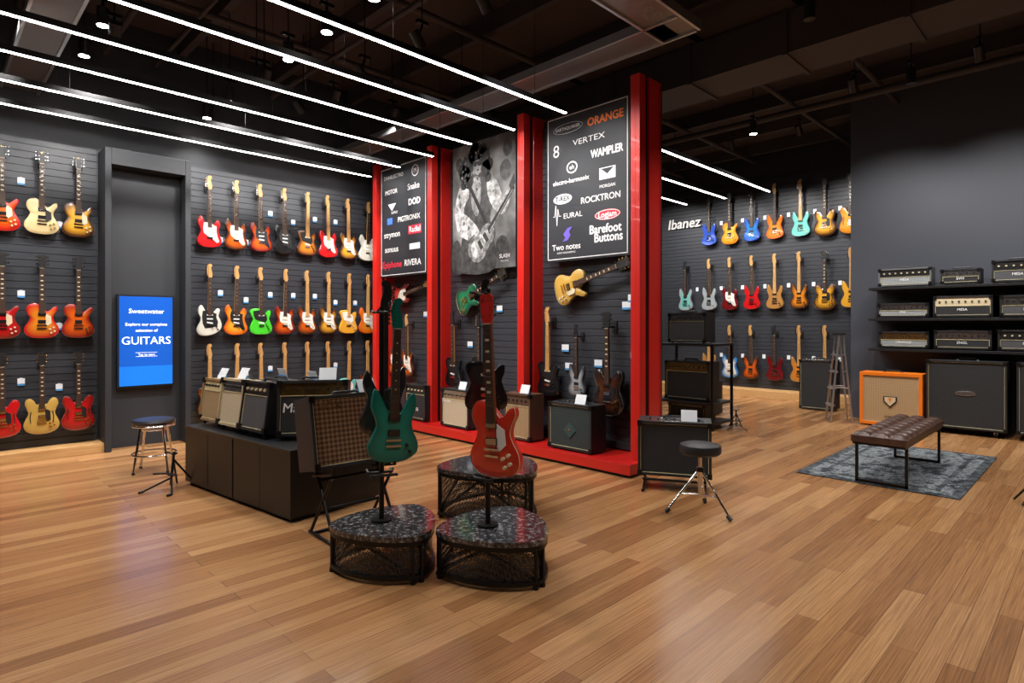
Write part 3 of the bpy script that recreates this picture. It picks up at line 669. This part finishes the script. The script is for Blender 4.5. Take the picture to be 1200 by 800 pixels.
# ---------------- amp wall on the right
b=MB()
for z in(1.88,1.45,1.03): b.bx(9.52,9.99,-.6,2.44,z,z+.035,BLK)
b.bx(9.94,9.99,-.6,2.44,1.03,1.92,mat('shelf_back',(.04,.042,.047),.6))
b.obj('wall_shelf_unit',smooth=False,bevel=.002)
heads=[(1.915,[(2.02,.62,.24,'grey','silver',None,'MESA'),(1.40,.42,.19,'black','black',NICK,'EVH'),(.83,.50,.27,'black','grey',None,'MESA'),(.2,.6,.25,'black','grey',None,'VHT')]),
 (1.485,[(2.04,.60,.19,'black','silver',NICK,'PRS'),(1.38,.62,.27,'black','black',CREAM,'MESA'),(.72,.56,.26,'black','grey',NICK,'ENGL'),(.1,.6,.24,'black','grey',None,'VHT')]),
 (1.065,[(2.03,.58,.22,'black','silver',GOLDM,'ORANGE'),(1.38,.60,.24,'black','black',NICK,'ENGL'),(.74,.56,.25,'black','grey',None,'EVH'),(.1,.6,.25,'black','black',GOLDM,'PRS')])]
for z,l in heads:
    for y,w,h,tx,gr_,pc,lg in l:
        amp(w,.26,h,place(9.57,y,z+.0155,-90),tx,gr_,panel='front',pcol=pc,name='amp_head',tag=random.random()<.4,logo=lg,lpos=(0,.34),lsize=.045)
amp(.74,.36,.72,place(9.36,2.14,.02,-90),'orange','weave',panel='none',name='speaker_cabinet',corners=False,logo='orange',lpos=(0,.18),lsize=.05,lcol=BLK,t=.042)
b=MB(); b.prism([(-.08,.06),(.08,.06),(.08,0),(.0,-.09),(-.08,0)],0,.006,BLK); b.prism([(-.065,.05),(.065,.05),(.065,0),(.0,-.07),(-.065,0)],-.003,.001,CREAM); b.prism([(-.02,.04),(.02,.04),(.0,-.03)],-.005,0,ORG)
b.obj('cabinet_crest',M=face_x(9.362,2.14,.36),smooth=False)
amp(.82,.42,.86,place(9.36,1.32,.08,-90),'black','black',panel='none',logo='MESA/BOOGIE',lpos=(0,.52),lsize=.026,name='speaker_cabinet',plate=True)
amp(.80,.42,.86,place(9.36,.42,.08,-90),'black','black',panel='none',logo='MESA/BOOGIE',lpos=(0,.52),lsize=.026,name='speaker_cabinet',plate=True)
b=MB()
for cy in(1.32,.42):
    for dy in(-.3,.3):
        for dx in(.06,.34): b.cyl((9.36+dx,cy+dy-.012,.034),(9.36+dx,cy+dy+.012,.034),.034,BLKM,12); b.bx(9.34+dx,9.38+dx,cy+dy-.02,cy+dy+.02,.04,.064,NICK)
b.obj('cabinet_casters')
# ladder (A-frame)
b=MB(); h=1.25
for sy in(-1,1):
    b.tube([(-.14,sy*.17,0.012),(-.02,sy*.12,h)],.015,ALU); b.tube([(.14,sy*.15,0.012),(.03,sy*.11,h)],.012,ALU)
    b.tube([(-.09,sy*.15,.5),(.09,sy*.14,.5)],.006,ALU)
for k in range(4):
    f=.24*(k+1)/h; b.box((-.14+.12*f,0,.24*(k+1)),(.07,.30-.08*f,.02),ALU)
    b.tube([(.14-.11*f,-.15+.04*f,.24*(k+1)),(.14-.11*f,.15-.04*f,.24*(k+1))],.008,ALU)
b.box((0,0,h+.012),(.12,.27,.03),BLK)
b.obj('step_ladder',M=place(9.45,2.80,0,-62),smooth=False)
amp(.5,.4,.80,place(10.35,3.42,.02,-90),'black','black',panel='top',name='speaker_cabinet')
b=MB()
for x in(7.37,7.93):
    for y in(3.70,4.54): b.bx(x-.015,x+.015,y-.015,y+.015,0,1.14,BLKM)
for z in(.10,.36,1.14): b.bx(7.36,7.94,3.69,4.55,z-.03,z,BLK)
b.obj('amp_rack')
amp(.66,.3,.52,place(7.45,4.12,.376,-90),'black','black',pcol=GOLDM)
amp(.56,.28,.40,place(7.45,4.12,1.156,-90),'black','grey',pcol=NICK)
amp(.55,.3,.20,place(7.45,4.12,.116,-90),'black','black',panel='none',feet=True)
amp(.6,.3,.5,place(8.6,4.6,.02,-90),'black','black',pcol=NICK)

# ---------------- ceiling things
YS=[3.92,4.66,5.39,6.13,6.87,7.61]
ZL=3.546
for y in YS:
    b=MB(); b.bx(-1.2,4.66,y-.016,y+.016,ZL-.004,ZL,LED); b.bx(-1.2,4.66,y-.022,y+.022,ZL,ZL+.05,BLKM)
    for x in(-1,1.,2.6,4.2): b.cyl((x,y,ZL+.05),(x,y,CH),.002,BLKM,4)
    b.obj('led_strip_light',smooth=False)
for y in YS:
    b=MB(); b.bx(5.7,9.75,y-.016,y+.016,ZL-.004,ZL,LED); b.bx(5.7,9.75,y-.022,y+.022,ZL,ZL+.05,BLKM)
    for x in(6.8,7.8,9.5): b.cyl((x,y,ZL+.05),(x,y,CH),.002,BLKM,4)
    b.obj('led_strip_light',smooth=False)
b=MB(); SILV=mat('brushed_panel',(.24,.22,.22),.35,.6)
z0=3.86
b.bx(4.28,4.60,2.60,8.08,z0,z0+.03,SILV); b.bx(.60,.90,2.60,8.08,z0,z0+.03,SILV); b.bx(.60,4.60,2.42,2.76,z0,z0+.03,SILV)
for x in(4.28,4.60,.60,.90): b.bx(x-.012,x+.012,2.45,8.08,z0-.02,z0+.06,ALU)
for y in(2.42,2.76): b.bx(.6,4.6,y-.012,y+.012,z0-.02,z0+.06,ALU)
for x in(.75,2.6,4.45):
    for y in(2.6,5.3,7.9): b.cyl((x,y,z0+.03),(x,y,CH),.006,BLKM,6)
for i,tt in enumerate(('GUITARS','AMPS','GUITARS')):
    v,f=textmesh(tt); b.add([(1.6+i*1.1+p[0]*.2,2.59-p[1]*.2,z0-.003) for p in v],f,PGR)
b.obj('ceiling_truss_frame',smooth=False)
b=MB()
for i in range(14): b.bx(-3.5+i*1.15,-3.42+i*1.15,-4,8.1,CH-.22,CH-.0,CEILT)
b.obj('ceiling_joists',smooth=False)
b=MB()
for y in(-1.5,.6,2.2,3.3,5.0,6.6): b.cyl((-4,y,CH-.30),(11.8,y,CH-.30),.035,CEILT,10)
for x,r in((1.5,.03),(2.0,.02),(3.4,.03),(6.3,.05),(7.0,.025),(9.0,.05)): b.cyl((x,-4,CH-.42),(x,8.05,CH-.42),r,CEILT,10)
b.obj('ceiling_pipes')
b=MB(); b.bx(5.9,6.5,-4,8.0,CH-.9,CH-.5,CEILT)
for k in range(12): b.bx(5.88,6.52,-3.8+k,-3.76+k,CH-.92,CH-.48,CEILT)
b.obj('hvac_duct',smooth=False)

def lamp(x,y,z,tx,ty,tz,e,ang=70,blend=.7,col=(1,.965,.925),disc=False,r=.05):
    d=(Vector((tx,ty,tz))-Vector((x,y,z))).normalized(); p=Vector((x,y,z))
    b=MB(); b.cyl(p-d*.16,p,.05,BLK,16); b.cyl(p-d*.08,(x,y,z+.22),.012,BLKM,8); b.bx(x-.06,x+.06,y-.02,y+.02,z+.22,z+.25,BLKM)
    b.cyl((x,y,z+.25),(x,y,CH),.006,BLKM,6)
    if disc: b.cyl(p,p+d*.003,.046,LAMP,16)
    o=b.obj('track_light')
    l=bpy.data.lights.new('bulb','SPOT'); l.energy=e; l.spot_size=R(ang); l.spot_blend=blend; l.color=col; l.shadow_soft_size=r
    lo=bpy.data.objects.new('bulb',l); COL.objects.link(lo); lo.matrix_world=T(p+d*.02)@d.to_track_quat('-Z','Y').to_matrix().to_4x4(); lo.parent=o
for i in range(6): lamp(2.48,4.0+.75*i,3.9,2.48,4.0+.75*i,0,75,110,disc=True)
for y in(5.5,6.44,7.3): lamp(1.18,y,4.1,1.18,y,0,45,100,disc=True)
for x in(-.3,.6,1.25,2.6,3.4,4.2): lamp(x,6.35,3.95,x+.1,8.1,1.7,165,85)
for y in(3.6,4.5,5.5,6.9): lamp(3.3,y,3.95,5.0,y+.05,1.9,185,75)
for y in(3.5,4.6,5.7,6.8): lamp(9.9,y,4.4,11.8,y,2.0,245,85)
for y in(-.4,1.0,2.2): lamp(8.0,y,4.2,10.0,y,1.5,180,95)
for x,y in((.6,1.0),(3.0,.6),(5.4,.4),(5.6,1.9),(7.9,1.6),(.4,4.2),(8.4,3.6),(7.5,5.2),(3.6,-1.8),(7.0,-1.5)): lamp(x,y,4.1,x,y,0,{.6:110,3.0:130}.get(x,165),110,disc=(x in(8.4,7.5)))

w=bpy.data.worlds.new('World'); S.world=w; w.use_nodes=True
w.node_tree.nodes['Background'].inputs[0].default_value=(.5,.55,.65,1); w.node_tree.nodes['Background'].inputs[1].default_value=.05

cam=bpy.data.cameras.new('Camera'); co=bpy.data.objects.new('Camera',cam); COL.objects.link(co)
cam.lens=21; cam.sensor_width=36; cam.shift_y=-20/1200; cam.clip_start=.05
co.location=(0,0,1.4); co.rotation_euler=(R(90),0,R(-44.8))
S.camera=co
S.view_settings.view_transform='Standard'
S.view_settings.look='None'
S.view_settings.exposure=.08
